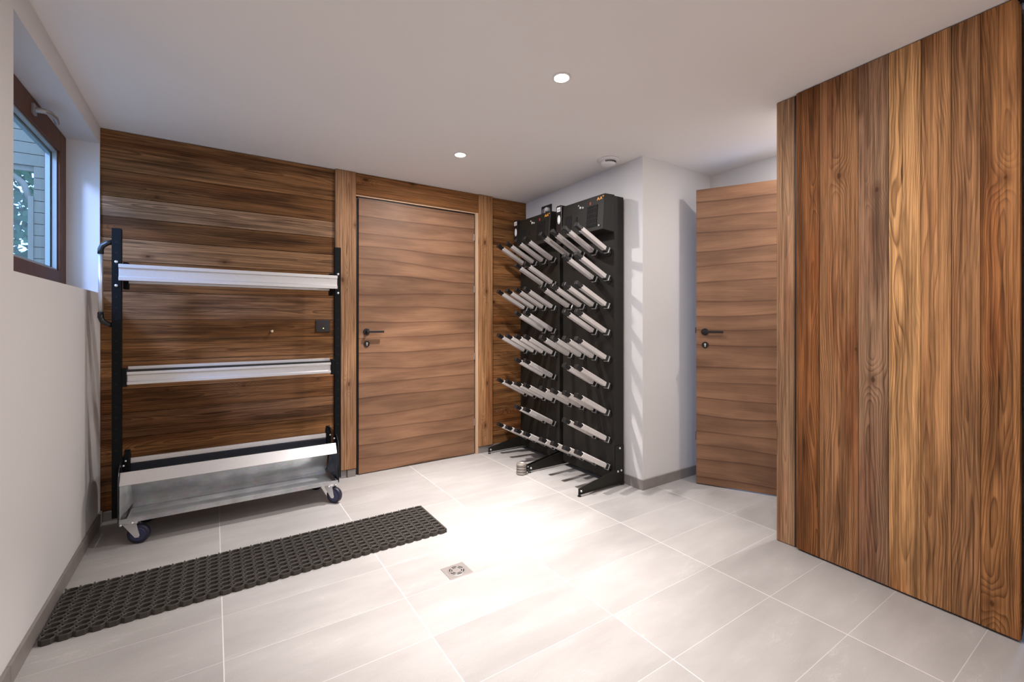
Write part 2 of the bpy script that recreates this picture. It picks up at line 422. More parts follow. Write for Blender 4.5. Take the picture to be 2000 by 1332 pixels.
#   brightness, hue
tones = [(.40, .15), (.46, .25), (.52, .45), (.44, .25), (.40, .2), (.54, .45), (.50, .40), (.44, .25), (.50, .45), (.36, .3), (.50, .55), (.34, .25), (.52, .75), (.40, .25), (.48, .5)]
w = MB()
for i in range(len(seams) - 1):
    b, h = tones[i]
    x0 = XL - (0.006 if i == 14 else 0.0)
    dy = random.uniform(0, 0.003)
    w.board(x0 + 0.001, 0.722, YB + dy, 3.40, seams[i] + 0.0012, seams[i + 1] - 0.0012, 'x', (b * 0.95, h, random.random(), (0.0, 0.15, 0.0, 0.12, 0.0, 0.05, 0.0)[i % 7] + (0.2 if i == 12 else 0)))
rs2 = [0.055, 0.24, 0.40, 0.575, 0.74, 0.93, 1.10, 1.28, 1.44, 1.62, 1.80, 2.03, HC(YB) - 0.002]
for i in range(len(rs2) - 1):
    b = random.uniform(.42, .56)
    w.board(2.021, 2.4215, YB + random.uniform(0, 0.003), 3.40, rs2[i] + 0.0012, rs2[i + 1] - 0.0012, 'x', rt(b, random.uniform(.2, .55)))
struct(w.build('wall_back', 'old_wood', bevel=0.0012, seg=1), 'horizontal reclaimed brown boards on the back wall', 'wall')
# posts and header around the back door
struct(MB().board(0.721, 0.863, YB - 0.022, 3.40, 0.058, HC(YB) - 0.001, 'z', (0.50, 0.40, 0.31, 0.15)).build('trim_1', 'trim_wood', bevel=0.003), 'upright plank left of the closed door', 'trim')
struct(MB().board(1.884, 2.021, YB - 0.022, 3.40, 0.058, HC(YB) - 0.001, 'z', (0.50, 0.50, 0.77)).build('trim_2', 'trim_wood', bevel=0.003), 'upright plank right of the closed door', 'trim')
struct(MB().board(0.865, 1.883, YB - 0.012, 3.40, 2.052, HC(YB) - 0.001, 'x', (0.47, 0.25, 0.13)).build('trim_3', 'old_wood', bevel=0.002), 'plank above the closed door', 'trim')

# ---- baseboards
def bb(name, segs, lab):
    w = MB()
    for s_ in segs: w.box(*s_)
    struct(w.build(name, 'base_tile', bevel=0.002), lab, 'baseboard')
bb('baseboard_left', [(XL, XL + 0.011, -2.0, 0.2, 0, 0.066)] + [(XL, XL + 0.011, 0.2 + 0.6 * k + 0.002, min(0.2 + 0.6 * (k + 1), YB - 0.01), 0, 0.066) for k in range(6)], 'grey tile baseboard along the left wall')
bb('baseboard_back', [(XL + .011, 0.80, YB - 0.008, 3.40, 0, 0.054), (0.803, 0.862, YB - 0.016, 3.40, 0, 0.054), (1.886, 2.018, YB - 0.014, 3.40, 0, 0.054), (2.02, XR, YB - 0.008, 3.40, 0, 0.054)], 'grey tile baseboard under the back cladding')
bb('baseboard_right', [(XR - 0.011, XR, 2.030, YB - 0.01, 0, 0.066), (XR - 0.011, 3.15, 2.019, 2.03, 0, 0.066)], 'grey tile baseboard around the white wall corner')

# ============================================================ DOORS
def leaf(name, label, wdt, hgt, parent=None, flip=False, thick=0.04):
    """leaf in local x 0..w, front face at y=0, body behind"""
    r = empty(name)
    w = MB(); P = [(0, 0, .006), (wdt, 0, .006), (wdt, thick, .006), (0, thick, .006), (0, 0, hgt), (wdt, 0, hgt), (wdt, thick, hgt), (0, thick, hgt)]
    v = [w.bm.verts.new(p) for p in P]
    for q in ((0, 3, 2, 1), (4, 5, 6, 7), (0, 1, 5, 4), (1, 2, 6, 5), (2, 3, 7, 6), (3, 0, 4, 7)):
        w.face([v[i] for i in q], 0, [(P[i][0] + P[i][1] + (5.3 if flip else 0), P[i][2] + (2.2 if flip else 0)) for i in q])
    w.build('leaf_panel', 'laminate', r, bevel=0.0015)
    return r
def lever(parent, x, z, y=0.0, dirn=1, sy=-1):
    h = MB()
    h.lathe([(0.024, 0), (0.0245, 0.004), (0.0235, 0.008)], (0, 0, 0), 28, axis='y')
    h.cyl((0, 0.006, 0), (0, 0.048, 0), 0.0085, 16)
    h.box(min(-0.009 * dirn, dirn * 0.118), max(-0.009 * dirn, dirn * 0.118), 0.038, 0.050, -0.0085, 0.0085)
    o = h.build('door_handle', 'bronze', parent, bevel=0.002)
    o.location = (x, y, z); o.rotation_euler = (0, 0, PI if sy < 0 else 0)
    o['label'] = 'black lever handle on round rose'
    if sy < 0:
        for v in o.data.vertices: v.co.x = -v.co.x
        o.data.flip_normals()
    k = MB(); k.lathe([(0.0215, 0), (0.022, -0.004), (0.021, -0.007)], (0, 0, 0), 28, axis='y')
    ko = k.build('lock_rosette', 'bronze', parent); ko.location = (x + 0.002, y, z - 0.09); ko['label'] = 'black round keyhole rosette'
    if sy > 0: ko.rotation_euler = (0, 0, PI)
    c = MB(); c.lathe([(0.0062, -0.007), (0.0062, -0.0095)], (0, 0, 0.005), 16, axis='y'); c.box(-0.0032, 0.0032, -0.0095, -0.007, -0.012, 0.004)
    c.build('lock_cylinder', 'chrome', ko)['label'] = 'bright lock cylinder'

d1 = leaf('door_1', '', 0.962, 2.03)
d1.location = (0.886, YB - 0.004, 0)
struct(d1, 'closed door of wavy horizontal walnut grain in the back wall', 'door')
lever(d1, 0.056, 1.05)
# hinges and rebate
for hz in (0.27, 0.83, 1.40, 1.84):
    hb = MB(); hb.box(0.956, 0.968, -0.004, 0.004, hz - 0.028, hz + 0.028)
    hb.build('hinge', 'steel', d1, bevel=0.001)
fr = MB()
fr.box(0.864, 0.8855, YB + 0.012, 3.40, 0, 2.052); fr.box(0.864, 1.884, YB + 0.012, 3.40, 2.034, 2.052); fr.box(1.8485, 1.8575, YB + 0.006, 3.40, 0, 2.04)
struct(fr.build('trim_4', 'bronze'), 'dark shadow gap around the closed door', 'trim')
fr = MB(); fr.box(1.859, 1.8835, YB - 0.012, 3.40, 0, 2.052); fr.box(0.866, 1.859, YB - 0.006, 3.40, 2.043, 2.052)
struct(fr.build('trim_5', 'paledge', bevel=0.001), 'pale wooden edge of the closed door frame', 'trim')

# open door into the passage
hx, hy = 3.178, 1.165; fx, fy = 2.790, 1.902
ang = math.atan2(hy - fy, hx - fx)
d2 = leaf('door_2', '', math.hypot(hx - fx, hy - fy), 2.036, flip=True)
d2.location = (fx, fy, 0); d2.rotation_euler = (0, 0, ang)
struct(d2, 'open door of walnut grain standing in the passage', 'door')
lever(d2, 0.056, 1.054)
mb = MB(); mb.box(-0.006, 0.0, 0.006, 0.030, 1.045, 1.085)
mb.build('latch_bolt', 'bronze', d2, bevel=0.001)
for hz in (0.33,):
    q = MB(); q.box(-0.0045, 0.0, 0.012, 0.022, hz - 0.03, hz + 0.03); q.build('edge_bolt', 'bronze', d2)
fr = MB(); fr.box(3.148, 3.28, 1.97, 1.999, 0, 2.058); fr.box(3.148, 3.28, 1.161, 1.175, 0, 2.058); fr.box(3.148, 3.28, 1.175, 1.97, 2.04, 2.058)
struct(fr.build('trim_6', 'laminate', bevel=0.002), 'wooden frame of the open passage door', 'trim')

# wood clad cupboard door on the right, slightly ajar
A = Vector((2.393, 1.080, 0)); B = Vector((2.342, 0.332, 0))
L = (B - A).length
d3 = empty('door_3', A, math.atan2(B.y - A.y, B.x - A.x))
struct(d3, 'tall door clad in golden upright reclaimed boards, slightly ajar', 'door')
bs = [0.0, 0.105, 0.263, 0.373, 0.479, 0.570, 0.650, L]
bt = [(.40, .02, .11, 0), (.44, .22, .64, .1), (.42, .30, .52, .32), (.53, .70, .47, 0), (.52, .36, .83, .05), (.46, .25, .36, .1), (.47, .20, .50, 0)]
for i in range(7):
    w = MB(); k = random.uniform(0, 0.002)
    w.board(bs[i] + 0.0006, bs[i + 1] - 0.0006, k, 0.024, 0.008, HC(1.08 - 0.997 * bs[i]) - 0.004, 'z', bt[i])
    w.bm.verts.ensure_lookup_table()
    for v_ in w.bm.verts:
        if v_.co.z > 1: v_.co.z = HC(1.08 - 0.997 * v_.co.x) - 0.004
    w.build('clad_board', 'gold_wood', d3, bevel=0.002)
MB().box(0.012, L - 0.004, 0.024, 0.045, 0.012, 2.21).build('door_core', 'bronze', d3)

w = MB(); w.board(2.410, 2.47, 1.094, 1.182, 0, HC(1.14) - 0.001, 'z', (0.46, 0.62, 0.57, 0.2))
struct(w.build('trim_7', 'trim_wood', bevel=0.006), 'pale knotty upright post beside the clad door', 'trim')
w = MB(); w.box(2.47, 2.52, 0.34, 1.17, 0, HT)
struct(w.build('wall_cupboard', 'plaster'), 'wall carrying the clad door', 'wall')
w = MB(); w.box(2.415, 2.47, 1.0825, 1.0935, 0, HC(1.09) - 0.001)
struct(w.build('trim_8', 'bronze'), 'dark gap beside the clad door', 'trim')
w = MB(); yy = 0.322; k = 0
while yy > -2.05:
    wd = (0.11, 0.13, 0.10, 0.12)[k % 4]
    w.board(2.352, 2.40, max(yy - wd, -2.05) + .0008, yy - .0008, 0, 2.30, 'z', rt(.45, .4)); yy -= wd; k += 1
w.box(2.40, 2.52, -2.05, 0.322, 0, HT)
struct(w.build('wall_right_near', ['gold_wood'], bevel=0.0015), 'upright reclaimed boards nearest the viewer', 'wall')
hg = MB(); hg.box(2.325, 2.351, 0.318, 0.336, 2.238, 2.258); hg.cyl((2.33, 0.327, 2.222), (2.33, 0.327, 2.256), 0.005, 12)
tag(hg.build('door_catch', 'black', bevel=0.001), 'small black pivot fitting above the clad door edge at the ceiling', 'door catch')

# ============================================================ WINDOW
fx0 = -0.665
wr = empty('window_1', (0, 0, 0))
struct(wr, 'small high window with dark varnished wooden frame', 'window')
w = MB(); fy0, fy1, fz0, fz1 = n0 + 0.002, n1 - 0.002, zb + 0.002, zt - 0.002
sw, tw, bw = 0.112, 0.108, 0.100
w.box(fx0 - 0.06, fx0, fy1 - sw, fy1, fz0, fz1); w.box(fx0 - 0.06, fx0, fy0, fy0 + sw, fz0, fz1)
w.box(fx0 - 0.06, fx0, fy0 + sw, fy1 - sw, fz1 - tw, fz1); w.box(fx0 - 0.06, fx0, fy0 + sw, fy1 - sw, fz0, fz0 + bw)
w.build('window_frame', 'winwood', wr, bevel=0.003)
w = MB(); a0, a1, b0, b1 = fy0 + sw, fy1 - sw, fz0 + bw, fz1 - tw; t_ = 0.016
for (xx, tt) in ((fx0 - 0.012, 0.010), (fx0 - 0.034, 0.022)):
    w.box(xx - 0.018, xx, a1 - tt, a1, b0, b1); w.box(xx - 0.018, xx, a0, a0 + tt, b0, b1)
    w.box(xx - 0.018, xx, a0 + tt, a1 - tt, b1 - tt, b1); w.box(xx - 0.018, xx, a0 + tt, a1 - tt, b0, b0 + tt)
w.build('glazing_bead', 'bead', wr)['label'] = 'pale glazing bead'
MB().box(fx0 - 0.036, fx0 - 0.032, a0 + .005, a1 - .005, b0 + .005, b1 - .005).build('pane', 'glass', wr)
h = MB(); hz = 2.058
h.box(fx0, fx0 + 0.010, 2.80, 2.84, hz - 0.022, hz + 0.022)
h.tube([(fx0 + .008, 2.82, hz), (fx0 + .036, 2.825, hz + .002), (fx0 + .048, 2.85, hz + .006), (fx0 + .054, 2.91, hz + .008), (fx0 + .050, 2.955, hz - .002)], [.012, .0115, .0105, .010, .009], 16)
h.build('window_handle', 'steel', wr, bevel=0.001)['label'] = 'brushed metal window handle'

# outside the window: a weathered porch gable, a tree, ground
sd = empty('porch_wall', (-1.2, 5.0, 0))
w = MB(); z = 0.0
while z < 3.2:
    x1_ = 0.62
    if 1.2 < z < 2.28: w.box(0.03, x1_, -0.01, 0.012, z, z + 0.085)
    else: w.box(-1.6, x1_, -0.01, 0.012, z, z + 0.085)
    z += 0.09
w.box(-1.6, 0.03, 0.012, 0.03, 2.3, 3.2); w.box(0.03, 0.62, 0.012, 0.03, 0, 3.2)
w.build('siding_boards', 'siding', sd)
w = MB(); w.box(0.0, 0.03, -0.02, 0.02, 1.2, 2.1); w.tube([(0.015, 0, 2.05), (-0.03, 0, 2.2), (-0.12, 0, 2.28), (-0.45, 0, 2.31)], 0.02, 8)
w.box(0.18, 0.23, -0.04, 0, 0, 3.2)
w.build('opening_frame', 'siding', sd)
tag(sd, 'weathered grey boarded porch wall seen through the small window', 'outside wall')
def blob(c, r, n):
    w = MB()
    for k in range(n):
        d = Vector((random.gauss(0, 1), random.gauss(0, 1), random.gauss(0, 1))).normalized() * r * random.uniform(0.5, 1)
        p = Vector(c) + d; s_ = random.uniform(.04, .075)
        a = Vector((random.gauss(0, 1), random.gauss(0, 1), random.gauss(0, 1))).normalized(); b = a.orthogonal().normalized()
        v = [w.bm.verts.new(q) for q in (p - a * s_, p + b * s_ * .5, p + a * s_, p - b * s_ * .5)]
        w.face(v)
    return w
tr = empty('garden_tree', (-2.35, 7.6, 0))
blob((0.3, 0, 2.5), 1.9, 11000).build('foliage', 'leaf', tr)
MB().tube([(0, 0, 0), (0.05, 0, .9), (0.2, 0.05, 2.2)], [.12, .1, .05], 10).build('trunk', 'bark', tr)
tag(tr, 'green leafy tree behind the porch seen through the small window', 'tree')
tag(MB().box(-9, -0.96, -2, 14, -0.3, -0.02).build('outdoor_ground', 'earth'), 'ground outside below the small window', 'ground', kind='structure')

# ============================================================ CEILING LIGHTS
def downlight(x, y, label, spot=SPOT_W, glow=GLOW_W, size=78, tilt=0.0):
    r = empty('recessed_spotlight', (x, y, HC(y)))
    w = MB(); w.lathe([(0.043, 0.0), (0.043, -0.003), (0.037, -0.004), (0.036, 0.0), ], (0, 0, 0), 40)
    w.build('trim_ring', 'whiteplastic', r)
    w = MB(); w.lathe([(0.0365, -0.0022), (0.0365, -0.0042)], (0, 0, 0), 40); w.build('shadow_ring', 'steel', r)
    w = MB(); w.lathe([(0.034, -0.003), (0.034, -0.0050), (0.01, -0.006)], (0, 0, 0), 40); w.build('lens', 'lamp', r)
    l = bpy.data.lights.new('spot', 'SPOT'); l.energy = spot; l.spot_size = math.radians(size); l.spot_blend = 0.35; l.shadow_soft_size = 0.018; l.color = (1.0, 0.94, 0.90)
    o = bpy.data.objects.new('spot_beam', l); COL.objects.link(o); o.parent = r; o.location = (0, 0, -0.012); o.rotation_euler = (0, -tilt, 0)
    l = bpy.data.lights.new('core', 'SPOT'); l.energy = spot * 2.0; l.spot_size = math.radians(54); l.spot_blend = 1.0; l.shadow_soft_size = 0.018; l.color = (1.0, 0.94, 0.90)
    o = bpy.data.objects.new('spot_core', l); COL.objects.link(o); o.parent = r; o.location = (0, 0, -0.012); o.rotation_euler = (0, -tilt, 0)
    if glow:
        g = bpy.data.lights.new('glow', 'AREA'); g.shape = 'DISK'; g.size = 0.06; g.energy = glow; g.color = (1.0, 0.955, 0.93)
        o = bpy.data.objects.new('lens_glow', g); COL.objects.link(o); o.parent = r; o.location = (0, 0, -0.009)
    tag(r, label, 'ceiling light', 'recessed ceiling spotlights')
    return r
downlight(1.327, 1.594, 'round recessed spotlight nearest the viewer, in the middle of the ceiling', tilt=math.radians(-9))
downlight(1.352, 2.659, 'round recessed spotlight closest to the closed door and board wall')
downlight(1.30, 0.53, 'added recessed spotlight in the ceiling beside the clad door, outside the view', SPOT_W * 0.13, GLOW_W * 0.6)  # added out of view to raise the brightness of the near room
downlight(1.30, -0.55, 'added unseen spotlight in the ceiling behind the viewer', SPOT_W * 0.13, GLOW_W * 0.6)  # unseen extra lamp, fills the room from behind the camera

downlight(2.86, 1.14, 'added spotlight over the passage, hidden by the clad door', 14, 5)  # hidden lamp put in to brighten the dim passage

# smoke detector
r = empty('smoke_detector', (2.249, 2.207, HC(2.207)))
tag(r, 'round white smoke detector on the ceiling above the racks', 'smoke detector')
MB().lathe([(0.075, 0), (0.075, -0.008), (0.070, -0.012), (0.052, -0.014)], (0, 0, 0), 48).build('mounting_base', 'whiteplastic', r)
MB().lathe([(0.052, -0.012), (0.052, -0.026), (0.046, -0.034), (0.03, -0.038)], (0, 0, 0), 48).build('detector_head', 'whiteplastic', r)
w = MB()
for k in range(-3, 9): 
    a = math.radians(-125 + k * 9); w.tr = Matrix.Rotation(a, 4, 'Z'); w.box(0.051, 0.0535, -0.003, 0.003, -0.027, -0.016)
w.build('sensor_slot', 'anthracite', r)

# ============================================================ WALL FITTINGS
r = empty('wall_keypad', (0.64, YB - 0.001, 1.093))
tag(r, 'square black wall switch with tiny green light, beside the ski cart', 'switch')
MB().box(-0.047, 0.047, -0.008, 0.001, -0.041, 0.041).build('cover_plate', 'anthracite', r, bevel=0.002)
MB().cyl((0.002, -0.0085, -0.016), (0.002, -0.0075, -0.016), 0.003, 12).build('status_light', 'led', r)
w = MB(); w.lathe([(0.006, 0.0), (0.006, -0.012), (0.010, -0.016), (0.011, -0.024), (0.006, -0.029)], (0.322, YB, 1.06), 20, axis='y')
tag(w.build('wall_peg', 'brass'), 'tiny round brass peg screwed into the board wall behind the ski cart', 'peg')
r = empty('wall_socket', (XR, 3.065, 2.078))
tag(r, 'black double wall socket with white plugs above the far drying rack', 'socket')
MB().box(-0.010, 0, -0.068, 0.068, -0.045, 0.045).build('cover_plate', 'anthracite', r, bevel=0.002)
for dy in (0.032, -0.032):
    w = MB(); w.lathe([(0.022, -0.010), (0.022, -0.013), (0.018, -0.013), (0.017, -0.011)], (0, dy, 0), 28, axis='x'); w.build('outlet_ring', 'steel', r)
w = MB(); w.lathe([(0.019, -0.011), (0.019, -0.035), (0.012, -0.045)], (0, -0.032, 0), 24, axis='x')
w.tube([(-0.04, -0.032, 0), (-0.05, -0.032, -0.02), (-0.04, -0.032, -0.08), (-0.03, -0.02, -0.16)], 0.004, 8)
w.build('plug', 'whiteplastic', r)['label'] = 'white plug and cable'

# floor drain
r = empty('floor_drain', (0.913, 1.831, 0), math.radians(1))
tag(r, 'square steel floor drain with rings of slots, set in the tiles', 'drain')
MB().box(-0.056, 0.056, -0.052, 0.052, -0.01, 0.0016).build('drain_plate', 'steel', r, bevel=0.0006)
MB().lathe([(0.040, 0.0), (0.040, 0.0024), (0.038, 0.0026)], (0, 0, 0), 48).build('drain_grate', 'steel', r)
w = MB()
for (ra, rb, n_, off) in ((0.029, 0.034, 6, 0), (0.020, 0.0245, 6, 6)):
    for k in range(n_):
        a0 = 2 * PI * k / n_ + math.radians(off + 6); a1 = a0 + 2 * PI / n_ * 0.72
        for j in range(6):
            p, q = a0 + (a1 - a0) * j / 6, a0 + (a1 - a0) * (j + 1) / 6
            vs = [w.bm.verts.new((rr * math.cos(aa), rr * math.sin(aa), 0.0029)) for rr, aa in ((ra, p), (rb, p), (rb, q), (ra, q))]
            w.face(vs)
w.build('drain_slots', 'hole', r)

# ribbed door stop on the floor
w = MB(); pf = [(0.030, 0.0), (0.036, 0.002)]
for k in range(4): pf += [(0.0375, 0.004 + k * 0.019), (0.0375, 0.016 + k * 0.019), (0.033, 0.018 + k * 0.019), (0.033, 0.021 + k * 0.019)]
pf = pf[:-2] + [(0.036, 0.080), (0.028, 0.081), (0.026, 0.074), (0.01, 0.073)]
w.lathe(pf, (1.893, 2.735, 0), 36)
tag(w.build('door_stop', 'ribbed'), 'small grey ribbed cylinder on the floor in front of the racks', 'door stop')

# ============================================================ RUBBER MAT
w = MB()
mx0, mx1, my0, my1, hh = -0.507, 1.033, 2.192, 2.562, 0.021
nx = 35; ny = 10; px = (mx1 - mx0) / nx; py = (my1 - my0) / ny
def octo(cx, cy, ax, ay, ch):
    return [(cx - ax, cy - ay + ch * ay), (cx - ax + ch * ax, cy - ay), (cx + ax - ch * ax, cy - ay), (cx + ax, cy - ay + ch * ay),
            (cx + ax, cy + ay - ch * ay), (cx + ax - ch * ax, cy + ay), (cx - ax + ch * ax, cy + ay), (cx - ax, cy + ay - ch * ay)]
for i in range(nx):
    for j in range(ny):
        cx, cy = mx0 + (i + .5) * px, my0 + (j + .5) * py
        o_ = octo(cx, cy, px * 0.505, py * 0.505, 0.52); n_ = octo(cx, cy, px * 0.385, py * 0.355, 0.5)
        zo = hh + random.uniform(-.0008, .0008)
        R = [[w.bm.verts.new((*p, z)) for p in pp] for pp, z in ((o_, 0), (o_, zo - 0.002), ([((a + c * 3) / 4, (b + d * 3) / 4) for (a, b), (c, d) in zip(n_, o_)], zo), ([((a * 2 + c) / 3, (b * 2 + d) / 3) for (a, b), (c, d) in zip(n_, o_)], zo), (n_, zo - 0.002), (n_, 0.0))]
        for a in range(5):
            for k in range(8): w.face([R[a][k], R[a][(k + 1) % 8], R[a + 1][(k + 1) % 8], R[a + 1][k]])
for i in range(nx):
    for j in range(1, ny + 1):
        x, y = mx0 + i * px, my0 + j * py
        w.tube([(x, y, 0.0), (x, y, hh + 0.001)], [0.0045, 0.003], 6)
w.box(mx1 - 0.004, mx1 + 0.004, my0 + .004, my1 - .002, 0.0, hh - .001)
mat = w.build('rubber_mat', 'rubber')
tag(mat, 'long narrow black rubber honeycomb mat on the tiles', 'mat')

# ============================================================ SKI CART
cart = empty('ski_cart', (0.125, 3.08, 0))
tag(cart, 'wheeled ski storage cart with black uprights, aluminium rails and steel tray', 'ski cart')
def rel(mb): mb.tr = Matrix.Translation((-0.125, -3.08, 0)); return mb
PX = [(-0.428, -0.391), (0.640, 0.677)]
TOPZ = 1.595
for side, (a, b) in enumerate(PX):
    w = rel(MB()); y0, y1 = 3.0, 3.04; t = 0.0025
    w.box(a, b, y0, y1, 0.13, TOPZ)
    z = 0.47; cx_ = (a + b) / 2
    inner = b if side == 0 else a; sg = 1 if side == 0 else -1
    while z < TOPZ - 0.03:
        w.cyl((cx_, y0 - 0.0006, z), (cx_, y0 + 0.001, z), 0.0058, 12, 1)
        w.cyl((inner + sg * 0.0006, y0 + .02, z), (inner - sg * 0.001, y0 + .02, z), 0.0058, 12, 1)
        z += 0.0555
    w.build('upright_post', ['black', 'hole'], cart, bevel=0.002)
def chan(y, z0, z1, x0, x1, d=0.028, name='support_rail'):
    """aluminium C rail, hollow towards the viewer with two lips"""
    hgt = z1 - z0; l = hgt * 0.22
    P = [(y, z0), (y + d, z0), (y + d, z1), (y, z1), (y, z1 - l), (y + 0.006, z1 - l), (y + 0.010, z1 - l - .004), (y + 0.010, z0 + l + .004), (y + 0.006, z0 + l), (y, z0 + l)]
    w = rel(MB()); w.prism(P, 'x', x0, x1)
    return w
chan(2.968, 1.330, 1.413, -0.398, 0.650).build('support_rail', 'alu', cart, bevel=0.0015)
chan(3.045, 1.322, 1.405, -0.388, 0.640).build('support_rail', 'alu', cart, bevel=0.0015)
for x in (-0.389, 0.617):
    w = rel(MB()); w.box(x, x + 0.022, 3.036, 3.080, 1.29, 1.43); w.build('rail_bracket', 'black', cart, bevel=0.004)
chan(3.0, 0.800, 0.866, -0.370, 0.617).build('support_rail', 'alu', cart, bevel=0.0015)
w = rel(MB()); w.box(-0.372, 0.619, 3.004, 3.030, 0.866, 0.877); w.build('rubber_strip', 'plastic', cart)['label'] = 'black rubber strip on middle rail'
w = rel(MB()); w.box(-0.368, 0.615, 3.028, 3.034, 0.80, 0.892); w.build('rail_lip', 'alu', cart, bevel=0.001)
for x in (-0.391, 0.619):
    w = rel(MB()); w.box(x, x + 0.021, 2.998, 3.036, 0.79, 0.885); w.build('rail_bracket', 'black', cart, bevel=0.003)
w = rel(MB()); w.box(-0.362, 0.600, 3.062, 3.076, 0.384, 0.410); w.build('support_rail', 'alu', cart, bevel=0.001)
w = rel(MB()); w.box(-0.362, 0.600, 3.060, 3.076, 0.326, 0.384); w.build('rubber_strip', 'blackgloss', cart)['label'] = 'black strip under lowest rail'
for x, s_ in ((-0.388, 1), (0.602, -1)):
    w = rel(MB()); w.prism([(3.045, 0.32), (3.105, 0.32), (3.105, 0.42), (3.08, 0.455), (3.045, 0.42)], 'x', x, x + 0.024); w.build('rail_bracket', 'black', cart, bevel=0.002)
# side plates
pts = [(2.925, 0.125)]
for k in range(9):
    a = PI - k * PI / 16 - 0; pts.append((2.925 + 0.115 + 0.115 * math.cos(a), 0.315 + 0.105 * math.sin(a)))
for k in range(9):
    a = PI / 2 - k * PI / 16; pts.append((3.155 + 0.115 * math.cos(a), 0.315 + 0.105 * math.sin(a)))
pts.append((3.27, 0.125))
for x in (-0.3955, 0.646):
    w = rel(MB()); w.prism(pts, 'x', x, x + 0.004); w.build('side_plate', 'blackgloss', cart, bevel=0.0012)['label'] = 'black rounded side plate'
# galvanised tray
x0, x1 = -0.390, 0.645
w = rel(MB())
w.prism([(2.930, 0.118), (2.930, 0.140), (2.934, 0.140), (2.936, 0.123), (3.268, 0.123), (3.268, 0.14), (3.272, 0.14), (3.272, 0.118)], 'x', x0, x1)
w.prism([(2.936, 0.1385), (3.105, 0.1385), (3.135, 0.152), (3.105, 0.205), (3.060, 0.275), (3.050, 0.315), (3.053, 0.316), (3.064, 0.276), (3.140, 0.150), (3.11, 0.1355), (2.936, 0.1355)], 'x', x0 + 0.028, x1 - 0.036)
w.build('ski_tray', 'galv', cart)['label'] = 'galvanised sheet steel tray'
w = rel(MB())
for xs in (x0, x1 - 0.002):
    pass
w.prism([(2.926, 0.309), (2.929, 0.306), (2.962, 0.362), (2.974, 0.358), (2.974, 0.361), (2.961, 0.366)], 'x', x0, x1 - 0.008)
w.build('cover_strip', 'alu', cart, bevel=0.0008)['label'] = 'pale aluminium cover strip over the tray'
for xx, s_ in ((x0 + 0.001, 1), (x1 - 0.001, -1)):
    w = rel(MB()); w.hexa([(xx, 2.932, 0.14), (xx + s_ * .002, 2.932, 0.14), (xx + s_ * 0.030, 3.13, 0.155), (xx + s_ * .028, 3.13, 0.155), (xx, 2.935, 0.306), (xx + s_ * .002, 2.935, 0.306), (xx + s_ * .030, 3.06, 0.31), (xx + s_ * .028, 3.06, 0.31)])
    w.build('tray_end', 'galv' if s_ > 0 else 'blackgloss', cart)
# screws
def bolt(c, r=0.0075, axis='y', d=-1):
    w = rel(MB()); w.lathe([(r, 0), (r, d * 0.004), (r * 0.6, d * 0.0075), (r * .2, d * .008)], c, 14, axis=axis)
    w.build('screw', 'chrome', cart)
for zz in (1.425, 1.305): bolt((-0.410, 3.0, zz)); bolt((0.659, 3.0, zz))
for zz in (1.408, 1.336): bolt((-0.394, 2.999, zz), .004)
for p in ((-0.380, 3.05, 0.402), (-0.385, 3.02, 0.385), (0.62, 3.04, 0.402), (0.636, 3.0, 0.385)): bolt(p, 0.0055)
for p in ((-0.385, 2.934, 0.112), (0.63, 2.934, 0.112), (-0.34, 2.93, 0.115), (0.59, 2.93, 0.110)): bolt(p, 0.0055)
# push handle on the left upright
hd = rel(MB()); hd.cyl((-0.472, 3.02, 1.155), (-0.472, 3.02, 1.475), 0.0095, 18)
ho = hd.build('grip_bar', 'alu', cart)
e = rel(MB())
e.tube([(-0.425, 3.02, 1.525), (-0.445, 3.02, 1.520), (-0.466, 3.02, 1.503), (-0.472, 3.02, 1.485), (-0.472, 3.02, 1.462)], 0.0125, 14)
e.build('handle_elbow', 'plastic', cart); e = rel(MB())
e.tube([(-0.425, 3.02, 1.105), (-0.445, 3.02, 1.110), (-0.466, 3.02, 1.127), (-0.472, 3.02, 1.145), (-0.472, 3.02, 1.17)], 0.0125, 14)
e.build('handle_elbow', 'plastic', cart)
# casters
def caster(x, y, az, lab=None):
    c = empty('caster'); c.parent = cart; c.location = (x - 0.125, y - 3.08, 0); c.rotation_euler = (0, 0, az)
    R = 0.048; off = 0.030
    tr_ = MB(); tr_.lathe([(R - .016, -.015), (R - .004, -.015), (R, -.009), (R, .009), (R - .004, .015), (R - .016, .015)], (off, 0, R), 40, axis='y'); tr_.build('wheel', 'tyre', c)
    hb = MB(); hb.lathe([(R - .017, -.0165), (R - .013, -.0145), (R - .013, .0145), (R - .017, .0165)], (off, 0, R), 28, axis='y'); hb.build('hub', 'bluehub', c)
    f = MB()
    for sy in (-1, 1):
        yy_ = sy * 0.0195
        f.prism([(-0.032, 0.106), (0.026, 0.106), (0.040, 0.044), (0.036, 0.034), (0.020, 0.034)], 'y', yy_ - .0014, yy_ + .0014)
    f.box(-0.034, 0.028, -0.021, 0.021, 0.102, 0.106)
    f.cyl((off, -.023, R), (off, .023, R), 0.006, 10)
    f.cyl((-0.004, 0, .104), (-.004, 0, .113), 0.022, 20)
    f.box(-0.036, 0.036, -0.036, 0.036, 0.112, 0.1175)
    f.build('fork', 'chrome', c, bevel=0.0008)
    return c
caster(-0.345, 2.966, math.radians(-16))
caster(0.606, 2.966, math.radians(-48))
caster(-0.340, 3.235, math.radians(20)); caster(0.600, 3.235, math.radians(160))

